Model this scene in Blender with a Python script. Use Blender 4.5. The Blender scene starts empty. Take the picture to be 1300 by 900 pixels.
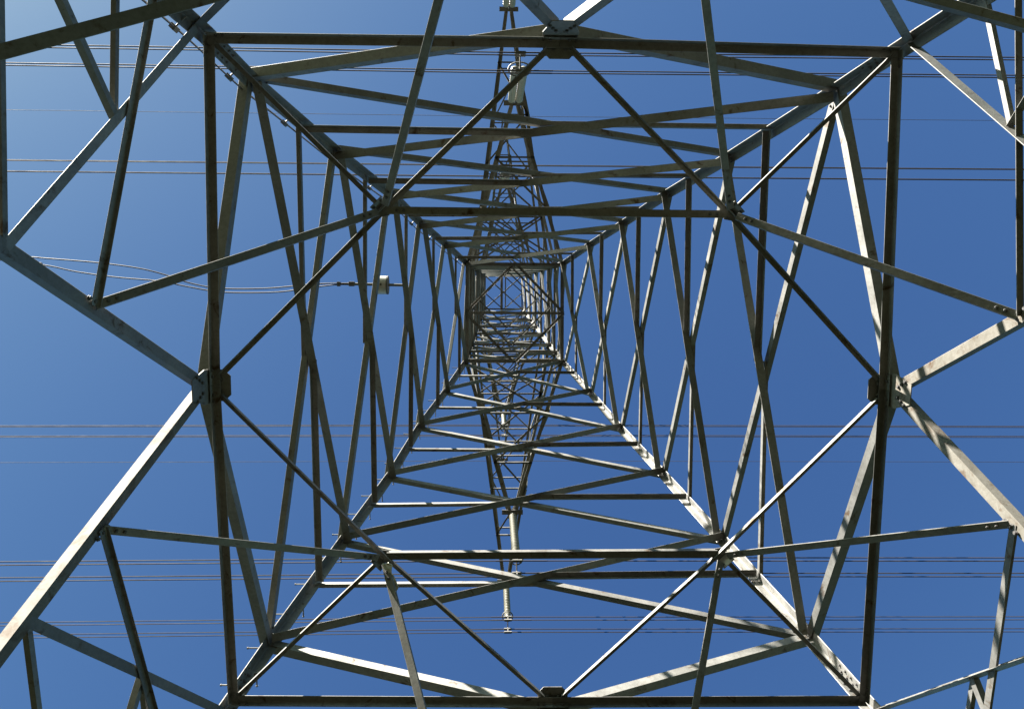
import bpy, bmesh, math, random
from mathutils import Vector, Matrix
random.seed(7)
C = bpy.context.scene
col = C.collection
EYE = 1.6                                    # survey frame: metres from the eye, x to the picture's right, y to its top, z up

def W(p):                                    # survey frame -> world (looking up mirrors left and right)
    return Vector((-p[0], p[1], p[2] + EYE))
def V(*a): return Vector(a)

# ------------------------------------------------------------------ materials
def newmat(name):
    m = bpy.data.materials.new(name); m.use_nodes = True
    nt = m.node_tree; b = nt.nodes['Principled BSDF']
    return m, nt, b
def node(nt, t, **kw):
    n = nt.nodes.new(t)
    for k, v in kw.items():
        if k in n.inputs.keys(): n.inputs[k].default_value = v
        else: setattr(n, k, v)
    return n
def ramp(nt, fac, stops):
    r = nt.nodes.new('ShaderNodeValToRGB')
    e = r.color_ramp.elements
    while len(e) < len(stops): e.new(0.5)
    for k, (p, c) in enumerate(stops): e[k].position = p; e[k].color = (*c, 1)
    nt.links.new(fac, r.inputs[0]); return r.outputs[0]
def mixc(nt, fac, a, b, mode='MIX'):
    m = nt.nodes.new('ShaderNodeMix'); m.data_type = 'RGBA'; m.blend_type = mode
    if isinstance(fac, float): m.inputs[0].default_value = fac
    else: nt.links.new(fac, m.inputs[0])
    for s, i in ((a, 6), (b, 7)):
        if isinstance(s, tuple): m.inputs[i].default_value = (*s, 1)
        else: nt.links.new(s, m.inputs[i])
    return m.outputs[2]

def steel(name, lo, hi, rust=0.0, rough=.56, metal=0.28):
    m, nt, b = newmat(name)
    tc = node(nt, 'ShaderNodeTexCoord'); oi = node(nt, 'ShaderNodeObjectInfo')
    n1 = node(nt, 'ShaderNodeTexNoise', Scale=2.3, Detail=6.0, Roughness=.62)
    nt.links.new(tc.outputs['Object'], n1.inputs['Vector'])
    n2 = node(nt, 'ShaderNodeTexNoise', Scale=26.0, Detail=4.0, Roughness=.7)
    nt.links.new(tc.outputs['Object'], n2.inputs['Vector'])
    base = ramp(nt, n1.outputs['Fac'], [(.3, lo), (.5, tuple((a+b_)/2 for a, b_ in zip(lo, hi))), (.72, hi)])
    grain = ramp(nt, n2.outputs['Fac'], [(.3, (.74, .73, .70)), (.62, (1.05, 1.05, 1.05))])
    c = mixc(nt, .8, base, grain, 'MULTIPLY')
    tone = ramp(nt, oi.outputs['Random'], [(0, (.74, .735, .72)), (1, (1.14, 1.13, 1.10))])
    c = mixc(nt, 1.0, c, tone, 'MULTIPLY')
    if rust:
        n3 = node(nt, 'ShaderNodeTexNoise', Scale=5.2, Detail=7.0, Roughness=.68, Distortion=.6)
        nt.links.new(tc.outputs['Object'], n3.inputs['Vector'])
        f = ramp(nt, n3.outputs['Fac'], [(.60-rust*.08, (0, 0, 0)), (.68, (1, 1, 1))])
        c = mixc(nt, f, c, (.062, .038, .020))
    nt.links.new(c, b.inputs['Base Color'])
    rr = ramp(nt, n1.outputs['Fac'], [(.25, (rough-.1,)*3), (.75, (rough+.12,)*3)])
    nt.links.new(rr, b.inputs['Roughness'])
    b.inputs['Metallic'].default_value = metal
    b.inputs['Specular IOR Level'].default_value = .3
    bp = node(nt, 'ShaderNodeBump', Strength=.18, Distance=.004)
    nt.links.new(n2.outputs['Fac'], bp.inputs['Height']); nt.links.new(bp.outputs[0], b.inputs['Normal'])
    return m
STEEL = steel('galvanised_steel', (.130, .130, .124), (.205, .204, .197), .25, .60, .58)
RUSTY = steel('stained_galvanised_steel', (.12, .11, .09), (.20, .194, .178), 1.0, .74, .32)
DULL = steel('dull_grey_steel', (.11, .11, .105), (.17, .17, .16), .25, .64, .4)
WIRE = steel('weathered_aluminium_wire', (.030, .025, .028), (.05, .044, .048), 0, .8, 0.0)
def plain(name, colr, rough=.5, metal=0.0, sub=0.0, var=.18):
    m, nt, b = newmat(name)
    tc = node(nt, 'ShaderNodeTexCoord'); n = node(nt, 'ShaderNodeTexNoise', Scale=14.0, Detail=5.0, Roughness=.65)
    nt.links.new(tc.outputs['Object'], n.inputs['Vector'])
    c = ramp(nt, n.outputs['Fac'], [(.3, tuple(v*(1-var) for v in colr)), (.7, tuple(min(1, v*(1+var)) for v in colr))])
    nt.links.new(c, b.inputs['Base Color']); b.inputs['Roughness'].default_value = rough
    b.inputs['Metallic'].default_value = metal
    return m
PORC = plain('weathered_cream_porcelain', (.135, .13, .10), .45)
DARK = plain('dark_fitting', (.09, .09, .085), .6)
BOLT = plain('bolt_head', (.055, .052, .05), .65)
WHITE = plain('white_enamel_and_sunlit_plate', (.36, .355, .33), .45)  # enamel of the drum; also painted sunlight on one gusset
BLACK = plain('black_cable_jacket', (.03, .03, .032), .55)
CABLE = plain('grey_brown_cable', (.055, .05, .047), .7)
PALE = plain('sunlit_cream_porcelain', (.25, .24, .185), .4)  # lighter copy of the porcelain, sun shining through the sheds painted in
SCRAP = plain('grimy_plastic_film', (.42, .41, .34), .5)

# ------------------------------------------------------------------ object helpers
def empty(name, loc=(0, 0, 0)):
    o = bpy.data.objects.new(name, None); col.objects.link(o); o.location = loc
    o.empty_display_size = .3; return o
def tag(o, label=None, cat=None, group=None, kind=None):
    for k, v in (('label', label), ('category', cat), ('group', group), ('kind', kind)):
        if v: o[k] = v
    return o
def obj(name, bm, mat, parent=None, smooth=False):
    bmesh.ops.recalc_face_normals(bm, faces=bm.faces[:])
    me = bpy.data.meshes.new(name); bm.to_mesh(me); bm.free()
    if smooth:
        for f in me.polygons: f.use_smooth = True
    me.materials.append(mat)
    o = bpy.data.objects.new(name, me); col.objects.link(o)
    if parent: o.parent = parent
    return o

def loft(bm, rings, caps=True):
    n = len(rings[0]); vs = [[bm.verts.new(W(p)) for p in r] for r in rings]
    for a, b in zip(vs, vs[1:]):
        for i in range(n): bm.faces.new((a[i], a[(i+1) % n], b[(i+1) % n], b[i]))
    if caps:
        bm.faces.new(vs[0]); bm.faces.new(vs[-1])
def lprofile(w, t, w2=None):
    w2 = w2 or w; c = t*.35; r = t*.9
    return [(0, 0), (w-c, 0), (w, c), (w, t-c*.6), (w-c*.6, t), (t+r, t), (t+r*.29, t+r*.29), (t, t+r),
            (t, w2-c*.6), (t-c*.6, w2), (c, w2), (0, w2-c)]
def angle(bm, p, q, v, m, w, t, w2=None):
    """L section from p to q: heel on the line, flange along v and flange along m"""
    prof = lprofile(w, t, w2)
    loft(bm, [[e + v*a + m*b for a, b in prof] for e in (p, q)])
def box(bm, c, ax, ay, az):                  # centre and three half-extent vectors, slightly chamfered by hand is not needed at this size
    vs = {}
    for i in (-1, 1):
        for j in (-1, 1):
            for k in (-1, 1): vs[i, j, k] = bm.verts.new(W(c + ax*i + ay*j + az*k))
    for s in (-1, 1):
        bm.faces.new([vs[s, -1, -1], vs[s, 1, -1], vs[s, 1, 1], vs[s, -1, 1]])
        bm.faces.new([vs[-1, s, -1], vs[1, s, -1], vs[1, s, 1], vs[-1, s, 1]])
        bm.faces.new([vs[-1, -1, s], vs[1, -1, s], vs[1, 1, s], vs[-1, 1, s]])
def plate(bm, pts, nrm, t):                  # flat polygon with thickness t along nrm
    loft(bm, [[p for p in pts], [p + nrm*t for p in pts]])
def frame(u):
    a = V(0, 0, 1) if abs(u.z) < .9 else V(1, 0, 0)
    x = u.cross(a).normalized(); return x, u.cross(x).normalized()
def tube(bm, pts, r, n=8, caps=True):
    rings = []
    for i, p in enumerate(pts):
        u = (pts[min(i+1, len(pts)-1)] - pts[max(i-1, 0)]).normalized(); x, y = frame(u)
        rings.append([p + (x*math.cos(k*2*math.pi/n) + y*math.sin(k*2*math.pi/n))*r for k in range(n)])
    loft(bm, rings, caps)
def lathe(bm, p, u, prof, n=20):             # prof: (distance along u, radius)
    x, y = frame(u)
    loft(bm, [[p + u*d + (x*math.cos(k*2*math.pi/n) + y*math.sin(k*2*math.pi/n))*r for k in range(n)] for d, r in prof])
def hexbolt(p, u, parent, r=.017, h=.017):
    bm = bmesh.new(); lathe(bm, p - u*.002, u, [(0, r*1.25), (.006, r*1.25)], 12)
    lathe(bm, p + u*.003, u, [(0, r), (h*.8, r), (h, r*.8)], 6)
    return obj('bolt', bm, BOLT, parent)

# ------------------------------------------------------------------ the tower's nodes (survey frame)
CORN = {  # TL, TR, BR, BL
 'R': [(-3.484, 3.519, 8.098), (3.473, 3.465, 8.098), (3.514, -3.519, 8.098), (-3.467, -3.455, 8.098)],
 'X1': [(-3.38, 3.336, 9.318), (3.31, 3.29, 9.318), (3.311, -3.289, 9.318), (-3.337, -3.336, 9.318)],
 'X2': [(-2.937, 2.924, 11.9), (2.876, 2.898, 11.9), (2.96, -2.953, 11.9), (-2.923, -2.959, 11.9)],
 'X3': [(-2.46, 2.559, 14.419), (2.525, 2.599, 14.419), (2.56, -2.564, 14.419), (-2.535, -2.619, 14.419)],
 'X4': [(-2.132, 2.167, 16.846), (2.151, 2.211, 16.846), (2.158, -2.2, 16.846), (-2.195, -2.167, 16.846)],
 'X5': [(-1.764, 1.819, 19.331), (1.765, 1.841, 19.331), (1.806, -1.81, 19.331), (-1.775, -1.786, 19.331)],
 'X6': [(-1.372, 1.409, 22.0), (1.359, 1.401, 22.0), (1.385, -1.39, 22.0), (-1.398, -1.398, 22.0)]}
CORN = {k: [V(*p) for p in v] for k, v in CORN.items()}
SIGN = [(-1, 1), (1, 1), (1, -1), (-1, -1)]
MID = {'L': V(-3.546, .014, 8.098), 'T': V(.023, 3.52, 8.098), 'R': V(3.539, -.015, 8.098), 'B': V(.032, -3.505, 8.098)}
DIAM = [V(-1.741, 1.81, 8.098), V(1.787, 1.797, 8.098), V(1.814, -1.8, 8.098), V(-1.784, -1.812, 8.098)]
W0, K = 9.4977, .30566
def legpt(i, z):                             # a point on the leg line below the ring
    w = (W0 - K*z)/2; c = CORN['R'][i]; s = SIGN[i]
    return V(c.x + s[0]*K*(8.098-z)/2, c.y + s[1]*K*(8.098-z)/2, z)
CAGEZ = [22.0, 24.0, 26.0, 29.0, 32.0, 35.0, 38.3, 41.6]
TOPC = [V(-1.02, .89, 41.6), V(.97, .89, 41.6), V(1.0, -.90, 41.6), V(-1.04, -.905, 41.6)]
def cage(i, z):
    f = (z-22.0)/19.6; return CORN['X6'][i].lerp(TOPC[i], f)
# faces go round BL -> BR -> TR -> TL; each named by (first corner, second corner, outward normal)
TAP = math.atan(K/2)
FACES = {'B': (3, 2, V(0, -1, 0)), 'R': (2, 1, V(1, 0, 0)), 'T': (1, 0, V(0, 1, 0)), 'L': (0, 3, V(-1, 0, 0))}
def fnormal(f, tap=TAP):
    n = FACES[f][2]; return (n*math.cos(tap) + V(0, 0, 1)*math.sin(tap)).normalized()

tower = empty('lattice_tower', (0, 0, 0))
tag(tower, 'tall grey galvanised steel lattice pylon rising straight overhead with cross arms', 'pylon')

def brace(name, p, q, f, side, w, t, edge='low', off=.012, w2=None, n=None, mat=None, parent=None, trim=0.0):
    """angle brace on a tower face. side +1 = bolted outside (flange out), -1 = inside (flange in)"""
    n = n or fnormal(f); u = (q-p).normalized()
    if trim: p = p + u*trim; q = q - u*trim
    v = n.cross(u).normalized()
    if v.z < 0: v = -v
    n = u.cross(v).normalized()
    if n.dot(FACES[f][2]) < 0: n = -n
    if edge == 'low': h = -v*(w/2); vv = v
    else: h = v*(w/2); vv = -v
    o = n*off*side
    bm = bmesh.new(); angle(bm, p+h+o, q+h+o, vv, n*side, w, t, w2)
    o = obj(name, bm, mat or STEEL, parent or tower)
    if name == 'ring_tie' or (name in ('diagonal_brace', 'knee_brace') and 8.5 < min(p.z, q.z) < 13):
        for e, dr in ((p, u), (q, -u)):
            for k in range(2): hexbolt(e + o_in(n, side, off, t) + dr*(.09 + .07*k) , -n, o, .013, .014)
    return o
def o_in(n, side, off, t):
    return n*(off*side - (t if side < 0 else 0))
def flat_brace(name, p, q, v, m, w, t, mat=None, parent=None, w2=None):
    u = (q-p).normalized(); m = (m - u*m.dot(u)).normalized(); v = (v - u*v.dot(u) - m*v.dot(m)).normalized()
    bm = bmesh.new(); angle(bm, p - v*(w/2), q - v*(w/2), v, m, w, t, w2)
    o = obj(name, bm, mat or STEEL, parent or tower)
    if name == 'hip_brace' or (name == 'plan_brace' and p.z < 9 and (q-p).length > 3):
        for e, dr in ((p, u), (q, -u)):
            for k in range(2): hexbolt(e + dr*(.10 + .07*k), -m, o, .013, .014)
    return o

# ---- legs: one angle each from the ground to the top of the cage, heel outward
for i in range(4):
    sx, sy = SIGN[i]
    seq = [(legpt(i, -1.6), .14), (legpt(i, 6.0), .14)] + [(CORN[k][i], w) for k, w in
          (('R', .14), ('X1', .138), ('X2', .135), ('X3', .13), ('X4', .125), ('X5', .12), ('X6', .115))]
    seq += [(cage(i, z), .112 - .004*k) for k, z in enumerate(CAGEZ[1:])]
    prof = []
    for c, w in seq:
        hx, hy = c.x + sx*w*.36, c.y + sy*w*.36
        prof.append([V(hx - sx*a, hy - sy*b, c.z) for a, b in lprofile(w, .016)])
    bm = bmesh.new(); loft(bm, prof)
    obj('leg', bm, STEEL, tower)

# ---- lower part: K bracing from the ring's mid points down to the feet
def face_pt(f, a, z):                        # a = signed distance along the face from its middle
    w = (W0 - K*z)/2
    return {'L': V(-w, a, z), 'R': V(w, a, z), 'T': V(a, w, z), 'B': V(a, -w, z)}[f]
def kpt(f, s, z):                            # on the knee brace of face f, side s
    return face_pt(f, s*.545*(8.02-z)*(1.0), z)
EDGE = {'L': (0, 3), 'R': (1, 2), 'T': (1, 0), 'B': (2, 3)}     # leg for side +1, leg for side -1
KUP = {}
KMEAS = {('L', 1): V(-3.787, .922, 6.293), ('L', -1): V(-3.794, -.879, 6.248),
         ('R', 1): V(3.765, .862, 6.46), ('R', -1): V(3.774, -.898, 6.38)}
for f in 'LRTB':
    for s in (1, -1):
        up = KMEAS.get((f, s)) or kpt(f, s, 6.32)
        KUP[f, s] = up
        li = EDGE[f][0 if s == 1 else 1]
        top = MID[f] + (up - MID[f])*.075
        foot = legpt(li, -1.5)
        u = (up - MID[f]).normalized(); end = up + u*((up.z + 1.4)/-u.z)
        rusty = (f == 'R') or (f == 'L' and s == -1)
        kb = brace('knee_brace', top, end, f, 1, .105, .014, 'low', .012, .10, mat=RUSTY if rusty else STEEL)
        if f == 'R':
            kb['label'] = 'pale knee brace with brown rust stains'
        # bolts where the hip brace meets
        n = fnormal(f)
        for k in range(3):
            hexbolt(up + u*(-.07 + .07*k) - n*.001 + n.cross(u).normalized()*.035*(1 if n.cross(u).z > 0 else -1), -n, kb)
        low = up + u*((up.z - 5.43)/-u.z)
        # redundant bracing of the face: knee brace <-> leg
        L1, L2, L3 = legpt(li, {('L', 1): 7.25, ('L', -1): 7.0, ('R', 1): 6.72, ('R', -1): 6.6}.get((f, s), 7.0)), legpt(li, 5.58), legpt(li, 7.1 if (f, s) == ('R', 1) else 6.83)
        rc = legpt(li, 8.0)
        tt = .36
        if f in 'LR':
            nn = low.lerp(rc, .50)
        else: nn = low.lerp(rc, .52)
        if f in 'LT': brace('redundant_brace', low, rc, f, 1, .085, .008, 'high', .012, .045)
        else: flat_brace('redundant_brace', low + n*.02, rc + n*.02, -n, V(0, 0, 1), .085, .008, w2=.05)
        if (f, s) == ('R', 1): flat_brace('redundant_brace', up, L1 + n*.03, -n, V(0, 0, 1), .06, .008, w2=.04)
        else: brace('redundant_brace', up, L1, f, 1 if (f, s) == ('R', -1) else -1, .07, .008, 'low' if (f, s) == ('R', -1) else 'high', .004, .03 if f == 'R' else .045)
        brace('redundant_brace', low, L2, f, 1, .05, .008, 'low', .014)
        if (f, s) == ('R', 1): flat_brace('redundant_brace', nn + n*.03, L2 + n*.03, -n, V(0, 0, 1), .065, .007, w2=.04)
        else: brace('redundant_brace', nn, L2, f, 1, .065, .007, 'low', .016)
        brace('redundant_brace', nn, L3, f, 1, .05, .006, 'low', .030)
        KUP[f, s, 'low'] = low

# ---- ring: ties, gussets, plan bracing
HALF = {'B': (3, 2), 'R': (2, 1), 'T': (1, 0), 'L': (0, 3)}
for f, (a, b) in HALF.items():
    ca, cb = CORN['R'][a], CORN['R'][b]
    for c in (ca, cb):
        u = (MID[f]-c).normalized()
        brace('ring_tie', c + u*.03, MID[f] - u*.004, f, -1, .075, .010, 'high', .016, .085)
    n = FACES[f][2]; u = V(-n.y, n.x, 0); m = MID[f]; fn = fnormal(f); dn = fn.cross(u).normalized()
    if dn.z > 0: dn = -dn
    # upright gusset in the face, below the tie, on the inside of the knee braces
    bm = bmesh.new()
    pts = [m + u*.17 - dn*.06, m + u*.18 + dn*.10, m + u*.10 + dn*.34, m - u*.10 + dn*.34, m - u*.18 + dn*.10, m - u*.17 - dn*.06]
    plate(bm, [p - fn*.004 for p in pts], fn, .010)
    g = obj('gusset_plate', bm, RUSTY if f == 'R' else STEEL, tower)
    for s in (-1, 1):
        for k in range(3):
            hexbolt(m + u*s*(.055 + .032*k) + dn*(.15 + .05*k) - fn*.004, -fn, g)
    # plan gusset, flat, dark from below
    bm = bmesh.new(); i = -n
    z = V(0, 0, .052)
    pts = [m + u*.165 + i*.0, m + u*.165 + i*.13, m + u*.10 + i*.20, m - u*.10 + i*.20, m - u*.165 + i*.13, m - u*.165]
    plate(bm, [p + z for p in pts], V(0, 0, 1), .010)
    g = obj('gusset_plate', bm, STEEL, tower)
    for s in (-1, 1):
        for k in range(2): hexbolt(m + u*s*(.06 + .05*k) + i*(.10 + .0*k) + z, V(0, 0, -1), g)
RINGZ = V(0, 0, .042)
QUAD = [('L', 'T'), ('T', 'R'), ('R', 'B'), ('B', 'L')]
SUNSIDE = V(-.68, .73, 0)
for i in range(4):
    fa, fb = QUAD[i]; d = DIAM[i]
    for f in (fa, fb):
        p = MID[f] + (d - MID[f])*.06; out = V(d.x, d.y, 0).normalized()
        side = SUNSIDE - V(0, 0, 0); v = -side
        flat_brace('plan_brace', p + RINGZ, d + RINGZ, v, V(0, 0, -1), .055, .006, w2=.05)
    # corner tie from the diamond to the leg
    c = CORN['R'][i]; pv = V(-SIGN[i][1], SIGN[i][0], 0)
    if pv.dot(SUNSIDE) > 0: pv = -pv
    flat_brace('plan_brace', d + (c-d)*.03 + RINGZ*.8, c + (d-c)*.05 + RINGZ*.8, pv, V(0, 0, -1), .05, .006)
    # small gusset where diamond, hips and ties meet
    o = (c-d).normalized(); pr = V(-o.y, o.x, 0)
    bm = bmesh.new()
    plate(bm, [d + pr*.10 + V(0, 0, .05), d + o*.10 + pr*.03 + V(0, 0, .05), d + o*.10 - pr*.03 + V(0, 0, .05), d - pr*.10 + V(0, 0, .05), d - o*.07 + V(0, 0, .05)], V(0, 0, 1), .008)
    g = obj('gusset_plate', bm, STEEL, tower)
    bm = bmesh.new(); hp = d + o*.05 + V(0, 0, -.02)
    plate(bm, [hp + pr*.075 + V(0, 0, .06), hp + pr*.075 - V(0, 0, .05) + o*.05, hp - pr*.075 - V(0, 0, .05) + o*.05, hp - pr*.075 + V(0, 0, .06)], o, .008)
    g = obj('gusset_plate', bm, WHITE if i == 2 else STEEL, tower)  # lower right plate is steel too, its sunlit look put in as white
    for s in (-1, 1): hexbolt(hp + pr*.05*s - V(0, 0, .02) + o*.03, -o, g, .013)
    # hip braces from the diamond to the knee braces
    for f in (fa, fb):
        s = {'L': SIGN[i][1], 'R': SIGN[i][1], 'T': SIGN[i][0], 'B': SIGN[i][0]}[f]
        e = KUP[f, s]; u = (e-d).normalized()
        v = V(0, 0, 1).cross(u).normalized()
        if v.dot(SUNSIDE) < 0: v = -v
        flat_brace('hip_brace', d + u*.06 - V(0, 0, .03), e - u*.02, v, V(0, 0, 1), .074, .009, w2=.05)
# the two flat ties across the square
for a, b in ((0, 1), (3, 2)):
    flat_brace('plan_brace', DIAM[a] + V(.03, 0, .02), DIAM[b] + V(-.03, 0, .02), V(0, -1, 0), V(0, 0, 1), .078, .009, w2=.07)
# long sloping braces under the two upper corners
for s in (-1, 1):
    p = KUP['T', s]; q = V(s*4.097, 2.077, 4.267)
    u = (q-p).normalized(); v = V(0, 0, 1).cross(u).normalized()
    flat_brace('hip_brace', p, q, v, V(0, 0, 1),   .092 if s < 0 else .06, .009, w2=.06, mat=DULL)

# ---- body from ring to waist
LV = ['R', 'X1', 'X2', 'X3', 'X4', 'X5', 'X6']
for f, (a, b) in HALF.items():
    for c in (a, b):
        p = CORN['X1'][c]; q = MID[f] + V(0, 0, .03); u = (q-p).normalized()
        brace('knee_brace', p, q - u*.12, f, 1, .11, .010, 'low', .012, .12)
    for k in range(1, 6):
        lo, hi = CORN[LV[k]], CORN[LV[k+1]]
        w = [.0, .098, .098, .095, .09, .082][k]
        A, B, Cc, Dd = lo[a], lo[b], hi[a], hi[b]
        brace('diagonal_brace', A, Dd, f, -1, w, .009, 'low', .016, w*1.2)         # inside, dark underside
        brace('diagonal_brace', Cc, B, f, 1, w, .009, 'low', .010, w*.85)          # outside, flange out
        # crossing point of the two diagonals and the strut through it
        la, lb = (Dd-A), (Cc-B)
        t = ((B-A).dot((Cc-A)))  # placeholder, replaced below
        wl, wh = (B-A).length, (Dd-Cc).length
        t = wl/(wl+wh); X = A + la*t
        sa = A.lerp(Cc, t); sb = B.lerp(Dd, t)
        brace('horizontal_strut', sa, X, f, 1, w*.62, .007, 'low', .022, w*.6)
        brace('horizontal_strut', X, sb, f, -1, w*.68, .007, 'high', .028, w*.85)
# leg splices above the ring
for i in range(4):
    sx, sy = SIGN[i]
    a, b = CORN['R'][i], CORN['X1'][i]; u = (b-a).normalized(); c = a + u*.42
    for ax in (0, 1):
        n = V(-sx, 0, 0) if ax == 0 else V(0, -sy, 0); wdir = V(0, -sy, 0) if ax == 0 else V(-sx, 0, 0)
        base = V(c.x + sx*.0504, c.y + sy*.0504, c.z) + n*.0175 + wdir*.074
        bm = bmesh.new(); box(bm, base + n*.004, n*.004, wdir*.052, u*.24)
        g = obj('splice_plate', bm, STEEL, tower)
        for r in range(4):
            for s in (-1, 1): hexbolt(base + n*.008 + wdir*.026*s + u*(-.17 + .11*r + .02*s), n, g, .013, .014)
# step bolts up one leg
for k in range(44):
    z = 6.6 + .36*k
    if z > 22: break
    i = 3
    if z < 8.098: c = legpt(i, z)
    else:
        for q in range(6):
            if CORN[LV[q]][i].z <= z <= CORN[LV[q+1]][i].z:
                f_ = (z-CORN[LV[q]][i].z)/(CORN[LV[q+1]][i].z-CORN[LV[q]][i].z); c = CORN[LV[q]][i].lerp(CORN[LV[q+1]][i], f_)
    n = V(-1, 0, 0) if k % 2 else V(0, -1, 0); wd = V(0, 1, 0) if k % 2 else V(1, 0, 0)
    p = V(c.x - .055, c.y - .055, z) + wd*.09
    bm = bmesh.new(); tube(bm, [p - n*.035, p + n*.16], .009, 8); lathe(bm, p - n*.036, n, [(0, .016), (.014, .016)], 6); lathe(bm, p + n*.15, n, [(0, .014), (.014, .014)], 8)
    obj('step_bolt', bm, DULL, tower)

# ---- waist and cage
def diaphragm(z, w, full):
    cs = [cage(i, z) for i in range(4)] if z > 22 else CORN['X6']
    mids = [(cs[i] + cs[(i+1) % 4])/2 for i in range(4)]
    for i in range(4):
        flat_brace('plan_brace', mids[i] + V(0, 0, .02), mids[(i+1) % 4] + V(0, 0, .02), V(-.68, .73, 0), V(0, 0, -1), w, .006)
    if full:
        flat_brace('plan_brace', mids[3] + V(0, 0, .04), mids[1] + V(0, 0, .04), V(0, 1, 0), V(0, 0, 1), w, .006)
    for i in range(4):
        p, q = cs[i], cs[(i+1) % 4]; ctr = (cs[0]+cs[2])/2; m = (p+q)/2; inn = (ctr-m).normalized()
        flat_brace('cage_strut', p, q, V(0, 0, -1), inn, w*1.25, .008)
diaphragm(22.0, .075, True)
diaphragm(26.0, .06, False)
diaphragm(32.0, .055, False)
diaphragm(41.6, .055, False)
for a, b in ((0, 2), (1, 3)):
    flat_brace('plan_brace', TOPC[a] + V(0, 0, .05 + .05*a), TOPC[b] + V(0, 0, .05 + .05*a), V(1, 0, 0), V(0, 0, 1), .06, .006)
for f, (a, b) in HALF.items():
    n = fnormal(f, .022)
    for z0, z1 in zip(CAGEZ, CAGEZ[1:]):
        A, B, Cc, Dd = cage(a, z0), cage(b, z0), cage(a, z1), cage(b, z1)
        brace('cage_brace', A, Dd, f, -1, .08, .007, 'low', .014, .08, n)
        brace('cage_brace', Cc, B, f, 1 if f in 'BRL' else -1, .08, .007, 'low', .010 if f in 'BRL' else .026, .07, n)
        wl, wh = (B-A).length, (Dd-Cc).length; t = wl/(wl+wh)
        brace('cage_strut', A.lerp(Cc, t), B.lerp(Dd, t), f, 1 if f in 'BR' else -1, .065, .006, 'low', .022, .05, n)
        if z0 not in (22.0, 26.0, 32.0): brace('cage_strut', A, B, f, -1, .06, .006, 'high', .03, .06, n)

# ---- cross arms
def seg(bm, p, q, w=.05, t=.006, up=V(0, 0, 1)):
    u = (q-p).normalized(); m = (up - u*up.dot(u)); 
    if m.length < .1: m = V(1, 0, 0) - u*u.x
    m.normalize(); v = u.cross(m).normalized(); angle(bm, p - v*(w/2), q - v*(w/2), v, m, w, t)
def cross_arm(s, zl, zu, tip, nb, cw, hw=.13):
    """s = -1/+1 along y; lower chords from the cage at zl, upper chords from zu, meeting at tip"""
    idx = (0, 1) if s > 0 else (3, 2)
    lo = [cage(i, zl) if zl > 22 else CORN['X6'][i] for i in idx]; up = [cage(i, zu) for i in idx]
    tl = [tip + V(-hw, 0, 0), tip + V(hw, 0, 0)]; tu = [tip + V(-hw*.8, 0, .16), tip + V(hw*.8, 0, .16)]
    lac = bmesh.new()
    par = [0] + [1 - (1 - k/nb)**1.0*1.0 for k in range(1, nb)] + [.985]
    for k in range(len(par)-1):
        f0, f1 = par[k], par[k+1]
        l0 = [lo[j].lerp(tl[j], f0) for j in (0, 1)]; l1 = [lo[j].lerp(tl[j], f1) for j in (0, 1)]
        u0 = [up[j].lerp(tu[j], f0) for j in (0, 1)]; u1 = [up[j].lerp(tu[j], f1) for j in (0, 1)]
        if k: seg(lac, l0[0], l0[1], .05); seg(lac, u0[0], u0[1], .045)
        a, b = (0, 1) if k % 2 == 0 else (1, 0)
        if k < nb-1:
            seg(lac, l0[a], l1[b], .055); seg(lac, u0[b], u1[a], .045)
            if k < 1: seg(lac, l0[b], l1[a], .045)
        for j in (0, 1):
            if k < nb-1:
                seg(lac, l0[j], u1[j], .05, up=V(1, 0, 0)) if k % 2 else seg(lac, u0[j], l1[j], .05, up=V(1, 0, 0))
    arm = obj('cross_arm', lac, STEEL, tower)
    for j in (0, 1):
        for st, en, w in ((lo[j], tl[j], cw), (up[j], tu[j], cw*.8)):
            bm = bmesh.new(); u = (en-st).normalized(); sx = -1 if j == 0 else 1
            m = V(-sx, 0, 0); m = (m - u*m.dot(u)).normalized(); v = V(0, 0, 1); v = (v - u*v.dot(u)).normalized()
            angle(bm, st, en, v, m, w, .010)
            obj('chord', bm, STEEL, arm)
    bm = bmesh.new()
    box(bm, tip + V(0, 0, -.03), V(.30, 0, 0), V(0, .07, 0), V(0, 0, .012))
    box(bm, tip + V(0, s*.10, -.02), V(.13, 0, 0), V(0, .09, 0), V(0, 0, .012))
    obj('tip_plate', bm, DARK, arm)
    return arm
ARMS = [(22.0, 24.0, 5.70, 22.0, -.035, 3, .10, 4.35), (26.0, 29.0, 9.40, 26.0, -.13, 5, .10, 3.45), (32.0, 35.0, 4.70, 32.2, -.15, 3, .09, 3.7)]
for zl, zu, Lh, zt, xt, nb, cw, sl in ARMS:
    for s in (1, -1): cross_arm(s, zl, zu, V(xt, s*Lh, zt), nb, cw)
# earth wire arms: a slim beam right across the top of the cage
for s in (1, -1): cross_arm(s, 38.3, 41.6, V(-.05, s*8.95, 41.5), 4, .07, .07)
bm = bmesh.new()
for x in (-.12, .08): seg(bm, V(x, -1.2, 41.72), V(x, 1.2, 41.72), .13 if x < 0 else .06)
obj('top_beam', bm, STEEL, tower)

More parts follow.
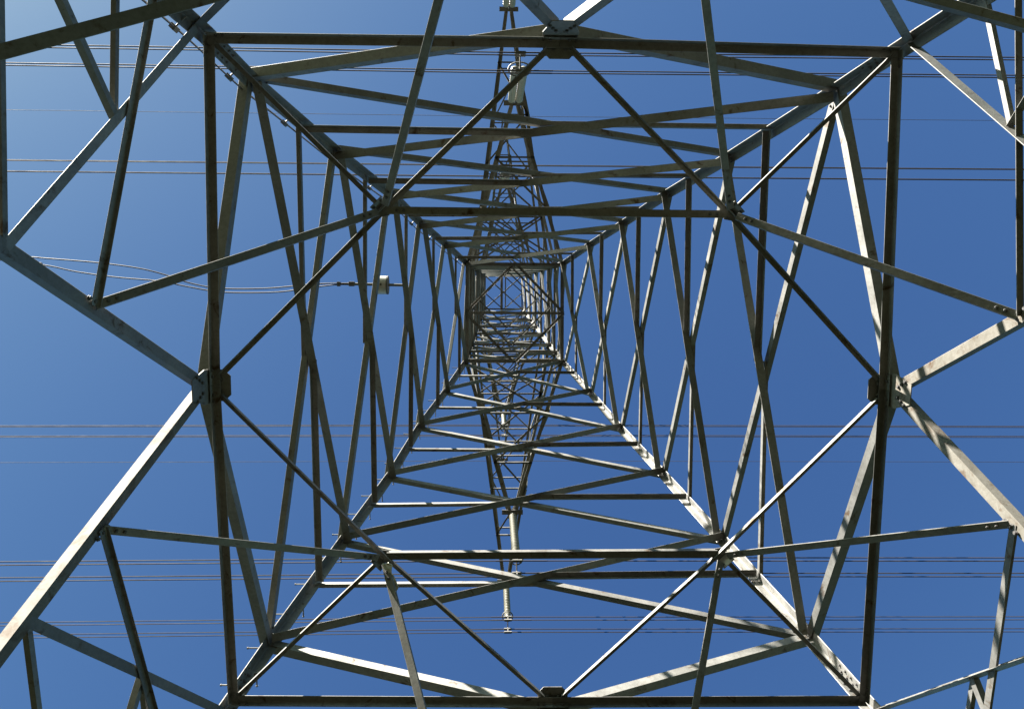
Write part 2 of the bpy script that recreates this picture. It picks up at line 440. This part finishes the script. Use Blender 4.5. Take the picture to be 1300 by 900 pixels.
# ------------------------------------------------------------------ insulators and wires
def shed_profile(L, n, r, core):
    out = [(0, core*.6), (.02, core)]
    p = L/n
    for k in range(n):
        d = .02 + k*p
        out += [(d + p*.25, core), (d + p*.32, r*.96), (d + p*.42, r), (d + p*.72, core*1.25)]
    out += [(L + .03, core), (L + .05, core*.6)]
    return out
def insulator(tip, length, r, label, twin):
    root = empty('insulator_string', W(tip + V(0, 0, -.06)))
    tag(root, label, 'insulator', 'insulator strings hanging from the cross arms')
    inv = Matrix.Translation(-root.location)
    def part(name, bm, mat, par=root, smooth=False):
        o = obj(name, bm, mat, None, smooth); o.data.transform(inv); o.parent = par; return o
    dn = V(0, 0, -1)
    bm = bmesh.new(); tube(bm, [tip + V(0, 0, -.02), tip + V(0, 0, -.32)], .022); box(bm, tip + V(0, 0, -.34), V(.15 if twin else .05, 0, 0), V(0, .02, 0), V(0, 0, .045))
    part('hanger', bm, DARK)
    xs = (-.10, .10) if twin else (0,)
    L = length - 1.05
    for x in xs:
        bm = bmesh.new(); lathe(bm, tip + V(x, 0, -.38), dn, shed_profile(L, int(L/.2), r, r*.45), 18)
        part('shed_stack', bm, PALE if twin else PORC, smooth=False)
    zb = tip + V(0, 0, -.40 - L)
    bm = bmesh.new()                                   # grading ring
    pts = [zb + V(math.cos(a)*.16*(1.6 if twin else 1), math.sin(a)*.16, .05) for a in [k*math.pi/8 for k in range(17)]]
    tube(bm, pts, .018, 6)
    for x in (-.14, .14): box(bm, zb + V(x*.5*(1.6 if twin else 1), 0, .05), V(abs(x)*.5, 0, 0), V(0, .012, 0), V(0, 0, .012))
    part('grading_ring', bm, DARK)
    bm = bmesh.new(); box(bm, zb + V(0, 0, -.05), V(.16 if twin else .04, 0, 0), V(0, .02, 0), V(0, 0, .05))
    tube(bm, [zb + V(0, 0, -.08), zb + V(0, 0, -.24)], .02)
    box(bm, zb + V(0, 0, -.28), V(.012, .23, 0), V(0, .0, .05), V(.012, 0, 0) + V(.012, 0, 0)) if False else box(bm, zb + V(0, 0, -.28), V(.014, 0, 0), V(0, .24, 0), V(0, 0, .05))
    for y in (-.19, .19): box(bm, zb + V(0, y, -.42), V(.012, 0, 0), V(0, .03, 0), V(0, 0, .17))
    yk = part('yoke', bm, STEEL)
    for y in (-.19, .19):
        for z in (-.38, -.59):
            bm = bmesh.new(); box(bm, zb + V(0, y, z - .03), V(.11, 0, 0), V(0, .03, 0), V(0, 0, .022)); lathe(bm, zb + V(-.13, y, z - .03), V(1, 0, 0), [(0, .02), (.26, .02)], 8)
            part('clamp', bm, STEEL, yk)
    return zb
ilabel = {
 (0, 1): 'fat pale twin insulator hanging from an arm near the top of the photo',
 (0, -1): 'pale ribbed insulator crossing behind the lower flat tie, above the lowest insulator',
 (1, 1): 'insulator cut off by the top edge of the photo above an arm tip',
 (1, -1): 'slim ribbed insulator lowest in the photo, below the crossing dark braces',
 (2, 1): 'small pale insulator high among the chords of the upper arms',
 (2, -1): 'small grey insulator among the chords of the lower arms'}
def sagline(x, y, z, slope=.012, ya=0.0):
    pts = []
    xs = [-320, -240, -170, -110, -70, -40, -22, -12, -6, -2, 0, 2, 6, 12, 22, 40, 70, 110, 170, 240, 320]
    for q in xs:
        a = abs(q); pts.append(V(x + q, y + ya*q, z - slope*a + 2.0e-5*a*a))
    return pts
ORD = {1: ['topmost', 'second from the top', 'third from the top', 'lowest'], -1: ['topmost', 'second from the top', 'third from the top', 'lowest']}
for ai, (zl, zu, Lh, zt, xt, nb, cw, sl) in enumerate(ARMS):
    for s in (1, -1):
        zb = insulator(V(xt, s*Lh, zt), sl, (.098 if s > 0 else .108) if ai < 2 else .10, ilabel[ai, s], s > 0)
        if ai == 1 and s == 1: continue            # these four wires lie wholly above the photo
        bund = {(0, 1): 'near the top edge', (0, -1): 'behind the lower flat tie',
                (1, -1): 'at the very bottom', (2, 1): 'beneath the faint top wire',
                (2, -1): 'just below the waist'}[ai, s]
        wires = []
        for y in (-.19, .19):
            for z in (-.41, -.62): wires.append((zb + V(0, y, z), ))
        cam = V(-.648, 1.227, 0)
        wires.sort(key=lambda w: -(w[0].y - cam.y)/w[0].z)
        for k, (p,) in enumerate(wires):
            bm = bmesh.new(); tube(bm, sagline(p.x, p.y, p.z), .0135, 6)
            o = obj('conductor_wire', bm, WIRE)
            bm = bmesh.new(); tube(bm, [p + V(-.5, 0, -.006), p, p + V(.7, 0, -.0085)], .0165, 8); obj('armour_rod', bm, WIRE, o)
            tag(o, '%s of four dark wires %s' % (ORD[s][k], bund), 'power line', 'bundled conductor wires')
for s, lb in ((1, 'single thin earth wire crossing the upper part of the photo, faintest up there'),
              (-1, 'single thin earth wire running alone below the waist, between two wire bundles')):
    bm = bmesh.new(); tube(bm, sagline(-.05, s*8.95, 41.2, .012), .011, 6)
    tag(obj('earth_wire', bm, WIRE), lb, 'power line', 'earth wires from the top of the tower')

# ------------------------------------------------------------------ things hung on the tower
# two cables clamped up one leg
def legline(i, z):
    if z <= 8.098: return legpt(i, z)
    ks = LV
    for q in range(6):
        a, b = CORN[ks[q]][i], CORN[ks[q+1]][i]
        if a.z <= z <= b.z: return a.lerp(b, (z-a.z)/(b.z-a.z))
    return cage(i, min(z, 41.6))
def cab_off(p, e): return p + V(-.105 + e*.030, -.10 - e*.030, 0)
CLZ = [2.2, 3.6, 5.0, 6.4, 7.78, 8.95, 10.4, 12.0, 13.6, 15.2, 16.4, 18.0, 19.6, 21.2]
for e, lb in ((.55, 'black cable clamped along the upper left leg, outer of two'), (-.55, 'black cable clamped along the upper left leg, inner of two')):
    zs = [-1.5 + .35*k for k in range(68)]
    bm = bmesh.new()
    tube(bm, [cab_off(legline(0, z), e) + V(.006*math.sin(z*2.1), .006*math.cos(z*1.7), 0) for z in zs], .0085, 7)
    cb = tag(obj('leg_cable', bm, BLACK), lb, 'cable', 'cables up the leg')
    if e > 0:
        for z in CLZ:
            p = cab_off(legline(0, z), 0); bm = bmesh.new()
            ax = V(-1, -1, 0).normalized(); u = (legline(0, z+.1)-legline(0, z)).normalized()
            box(bm, p + ax*.004, V(1, -1, 0).normalized()*.03, ax*.026, u*.034)
            tube(bm, [p + V(.0, .0, 0), p + V(.11, .10, 0)], .010, 6)
            obj('cable_clamp', bm, DARK, cb)
# white splice drum on a bracket pipe outside the left face
rt = empty('splice_drum', W(V(-2.45, .893, 15.29)))
tag(rt, 'small white drum on a horizontal pipe sticking out left of the tower', 'splice canister')
inv = Matrix.Translation(-rt.location)
def sp(name, bm, mat, par=rt, sm=False):
    o = obj(name, bm, mat, None, sm); o.data.transform(inv); o.parent = par; return o
y0, z0 = .905, 15.29
bm = bmesh.new(); tube(bm, [V(-2.36, y0, z0), V(-3.42, y0 + .02, z0)], .027, 10); sp('bracket_pipe', bm, DULL)
bm = bmesh.new(); lathe(bm, V(-2.86, y0, z0), V(1, 0, 0), [(0, .13), (.012, .165), (.03, .175), (.19, .175), (.205, .165), (.215, .12)], 28)
dr = sp('drum', bm, WHITE)
bm = bmesh.new(); lathe(bm, V(-2.668, y0, z0), V(1, 0, 0), [(0, .180), (.03, .180)], 28); lathe(bm, V(-2.86, y0, z0), V(1, 0, 0), [(0, .178), (.014, .178)], 28); sp('end_band', bm, DULL, dr)
for d in (-.07, .02):
    bm = bmesh.new(); box(bm, V(-2.78 + d, y0 + .02, z0 - .172), V(.016, 0, 0), V(0, .022, 0), V(0, 0, .02)); sp('latch', bm, DARK, dr)
bm = bmesh.new(); box(bm, V(-3.34, y0 + .02, z0), V(.05, 0, 0), V(0, .045, 0), V(0, 0, .045)); sp('end_clamp', bm, DARK)
def bez(pts, n=10):
    out = []
    P = [pts[0]] + pts + [pts[-1]]
    for i in range(1, len(P)-2):
        for k in range(n):
            t = k/n; a, b, c, d = P[i-1], P[i], P[i+1], P[i+2]
            out.append(.5*((2*b) + (c-a)*t + (2*a-5*b+4*c-d)*t*t + (3*b-a-3*c+d)*t**3))
    return out + [pts[-1]]
for pts, lb in (([(-3.061, .925), (-3.589, .935), (-4.116, .913), (-4.945, .834), (-5.814, .829), (-6.364, .917), (-6.805, 1.064), (-7.32, 1.196), (-8.057, 1.296), (-9.086, 1.379), (-9.9, 1.43), (-16, 1.75), (-40, 2.9)],
                 'grey slack cable bowing up to the upper left from the end of the drum pipe'),
                ([(-3.061, .900), (-3.589, .910), (-4.193, .838), (-4.797, .759), (-5.772, .754), (-6.441, .856), (-6.959, .959), (-7.773, 1.029), (-8.509, 1.13), (-9.064, 1.246), (-9.9, 1.34), (-16, 1.55), (-40, 2.5)],
                 'grey cable from the end of the drum pipe, straighter and lower than its twin')):
    P3 = [V(x, y, 15.29 - .02*max(0, -x-3.6)*(1 if -x < 12 else .6)) for x, y in pts]
    bm = bmesh.new(); tube(bm, bez(P3, 8), .012, 8)
    cb = tag(obj('service_cable', bm, CABLE), lb, 'cable', 'slack service cables')
    if 'bowing' in lb:
        bm = bmesh.new(); box(bm, V(-3.589, .922, 15.29), V(.03, 0, 0), V(0, .045, 0), V(0, 0, .03)); obj('cable_clamp', bm, DARK, cb)
        bm = bmesh.new(); box(bm, V(-5.8, .79, 15.245), V(.018, 0, 0), V(0, .06, 0), V(0, 0, .022)); obj('cable_clamp', bm, DARK, cb)
# scrap of film caught on the lower left joint of the plan bracing
d = DIAM[3]
rnd = random.Random(3)
cl = [d + V(.03 + .02*math.sin(k*1.3) + .016*k, -.03 - .034*k, -.10 - .012*k) for k in range(9)]
wd = [.035, .045, .03, .04, .05, .035, .022, .03, .012]
bm = bmesh.new(); rings = []
for k, (p, w) in enumerate(zip(cl, wd)):
    a = .5*math.sin(k*1.9); x = V(math.cos(a), .25, math.sin(a)*.8).normalized()*w; y = V(0, .2, .5).normalized()*.006
    rings.append([p - x - y, p - x*.2 - y*2.2, p + x - y, p + x + y, p + x*.1 - y*.2, p - x + y])
loft(bm, rings)
tag(obj('plastic_scrap', bm, SCRAP), 'crumpled pale scrap of film snagged below the lower left joint of the inner braces', 'litter')

# ------------------------------------------------------------------ ground
m, nt, b = newmat('meadow_grass')
tc = node(nt, 'ShaderNodeTexCoord')
n1 = node(nt, 'ShaderNodeTexNoise', Scale=.16, Detail=8.0, Roughness=.6); n2 = node(nt, 'ShaderNodeTexNoise', Scale=3.5, Detail=8.0, Roughness=.7)
nt.links.new(tc.outputs['Object'], n1.inputs['Vector']); nt.links.new(tc.outputs['Object'], n2.inputs['Vector'])
c1 = ramp(nt, n1.outputs['Fac'], [(.3, (.009, .010, .0045)), (.55, (.013, .014, .006)), (.75, (.02, .018, .009))])
c2 = ramp(nt, n2.outputs['Fac'], [(.3, (.6, .6, .6)), (.7, (1.25, 1.25, 1.2))])
nt.links.new(mixc(nt, 1.0, c1, c2, 'MULTIPLY'), b.inputs['Base Color']); b.inputs['Roughness'].default_value = 1.0; b.inputs['Specular IOR Level'].default_value = .05
bm = bmesh.new(); rg = random.Random(5)
NG = 40; ext = [-2600, -1200, -600, -300] + [-150 + 300*k/(NG-9) for k in range(NG-8)] + [300, 600, 1200, 2600]
vv = [[bm.verts.new((x, y, (rg.uniform(-.05, .05) if max(abs(x), abs(y)) < 200 else rg.uniform(-1, .5)) - .05)) for y in ext] for x in ext]
for i in range(len(ext)-1):
    for j in range(len(ext)-1): bm.faces.new((vv[i][j], vv[i+1][j], vv[i+1][j+1], vv[i][j+1]))
for f in bm.faces:
    f.normal_update()
tag(obj('ground', bm, m, None, True), kind='structure')

# ------------------------------------------------------------------ sky, sun, camera
EL, AZ = math.radians(34), math.atan2(.68, .73)             # world azimuth measured from +Y towards +X
BLUE = 1.0
w = bpy.data.worlds.new('World'); C.world = w; w.use_nodes = True
nt = w.node_tree; bg = nt.nodes['Background']
sky = nt.nodes.new('ShaderNodeTexSky'); sky.sky_type = 'NISHITA'; sky.sun_disc = False
sky.sun_elevation = EL; sky.sun_rotation = AZ; sky.altitude = 100; sky.air_density = .4; sky.dust_density = .42; sky.ozone_density = 6
hs = nt.nodes.new('ShaderNodeHueSaturation'); hs.inputs['Hue'].default_value = .496; hs.inputs['Saturation'].default_value = 1.05
sp_ = nt.nodes.new('ShaderNodeSeparateColor'); cb_ = nt.nodes.new('ShaderNodeCombineColor')
pw = nt.nodes.new('ShaderNodeMath'); pw.operation = 'POWER'; pw.inputs[1].default_value = .62
ml = nt.nodes.new('ShaderNodeMath'); ml.operation = 'MULTIPLY'; ml.inputs[1].default_value = BLUE
nt.links.new(sky.outputs[0], sp_.inputs[0]); nt.links.new(sp_.outputs[0], cb_.inputs[0]); nt.links.new(sp_.outputs[1], cb_.inputs[1])
nt.links.new(sp_.outputs[2], pw.inputs[0]); nt.links.new(pw.outputs[0], ml.inputs[0]); nt.links.new(ml.outputs[0], cb_.inputs[2])
nt.links.new(cb_.outputs[0], hs.inputs['Color']); nt.links.new(hs.outputs[0], bg.inputs[0]); bg.inputs[1].default_value = .05
sd = bpy.data.lights.new('sun', 'SUN'); sd.energy = 5.0; sd.angle = math.radians(.5); sd.color = (1, .945, .86)
so = bpy.data.objects.new('sun', sd); col.objects.link(so)
S = Vector((math.sin(AZ)*math.cos(EL), math.cos(AZ)*math.cos(EL), math.sin(EL)))
so.rotation_euler = S.to_track_quat('Z', 'Y').to_euler(); so.location = (0, 0, 60)

def rotm(rx, ry, rz):
    cx, sx, cy, sy, cz, sz = math.cos(rx), math.sin(rx), math.cos(ry), math.sin(ry), math.cos(rz), math.sin(rz)
    return Matrix(((cz, -sz, 0), (sz, cz, 0), (0, 0, 1))) @ Matrix(((cy, 0, sy), (0, 1, 0), (-sy, 0, cy))) @ Matrix(((1, 0, 0), (0, cx, -sx), (0, sx, cx)))
R = rotm(-.10799858, -.02606761, -.00289059)
fl = lambda r: Vector((-r[0], r[1], r[2]))
rt_, up_, fw = fl(R[0]), fl(R[1]), fl(R[2])
cam = bpy.data.cameras.new('camera'); co = bpy.data.objects.new('camera', cam); col.objects.link(co)
M = Matrix((rt_, up_, -fw)).transposed().to_4x4(); M.translation = W((-.648, 1.2272, 0)); co.matrix_world = M
cam.sensor_fit = 'HORIZONTAL'; cam.sensor_width = 36; cam.lens = 36*1000/1300; cam.clip_end = 6000; cam.clip_start = .05
C.camera = co
C.view_settings.view_transform = 'Standard'; C.view_settings.look = 'None'; C.view_settings.exposure = 2.95; C.view_settings.gamma = 1
C.view_settings.use_curve_mapping = False
C.cycles.max_bounces = 8
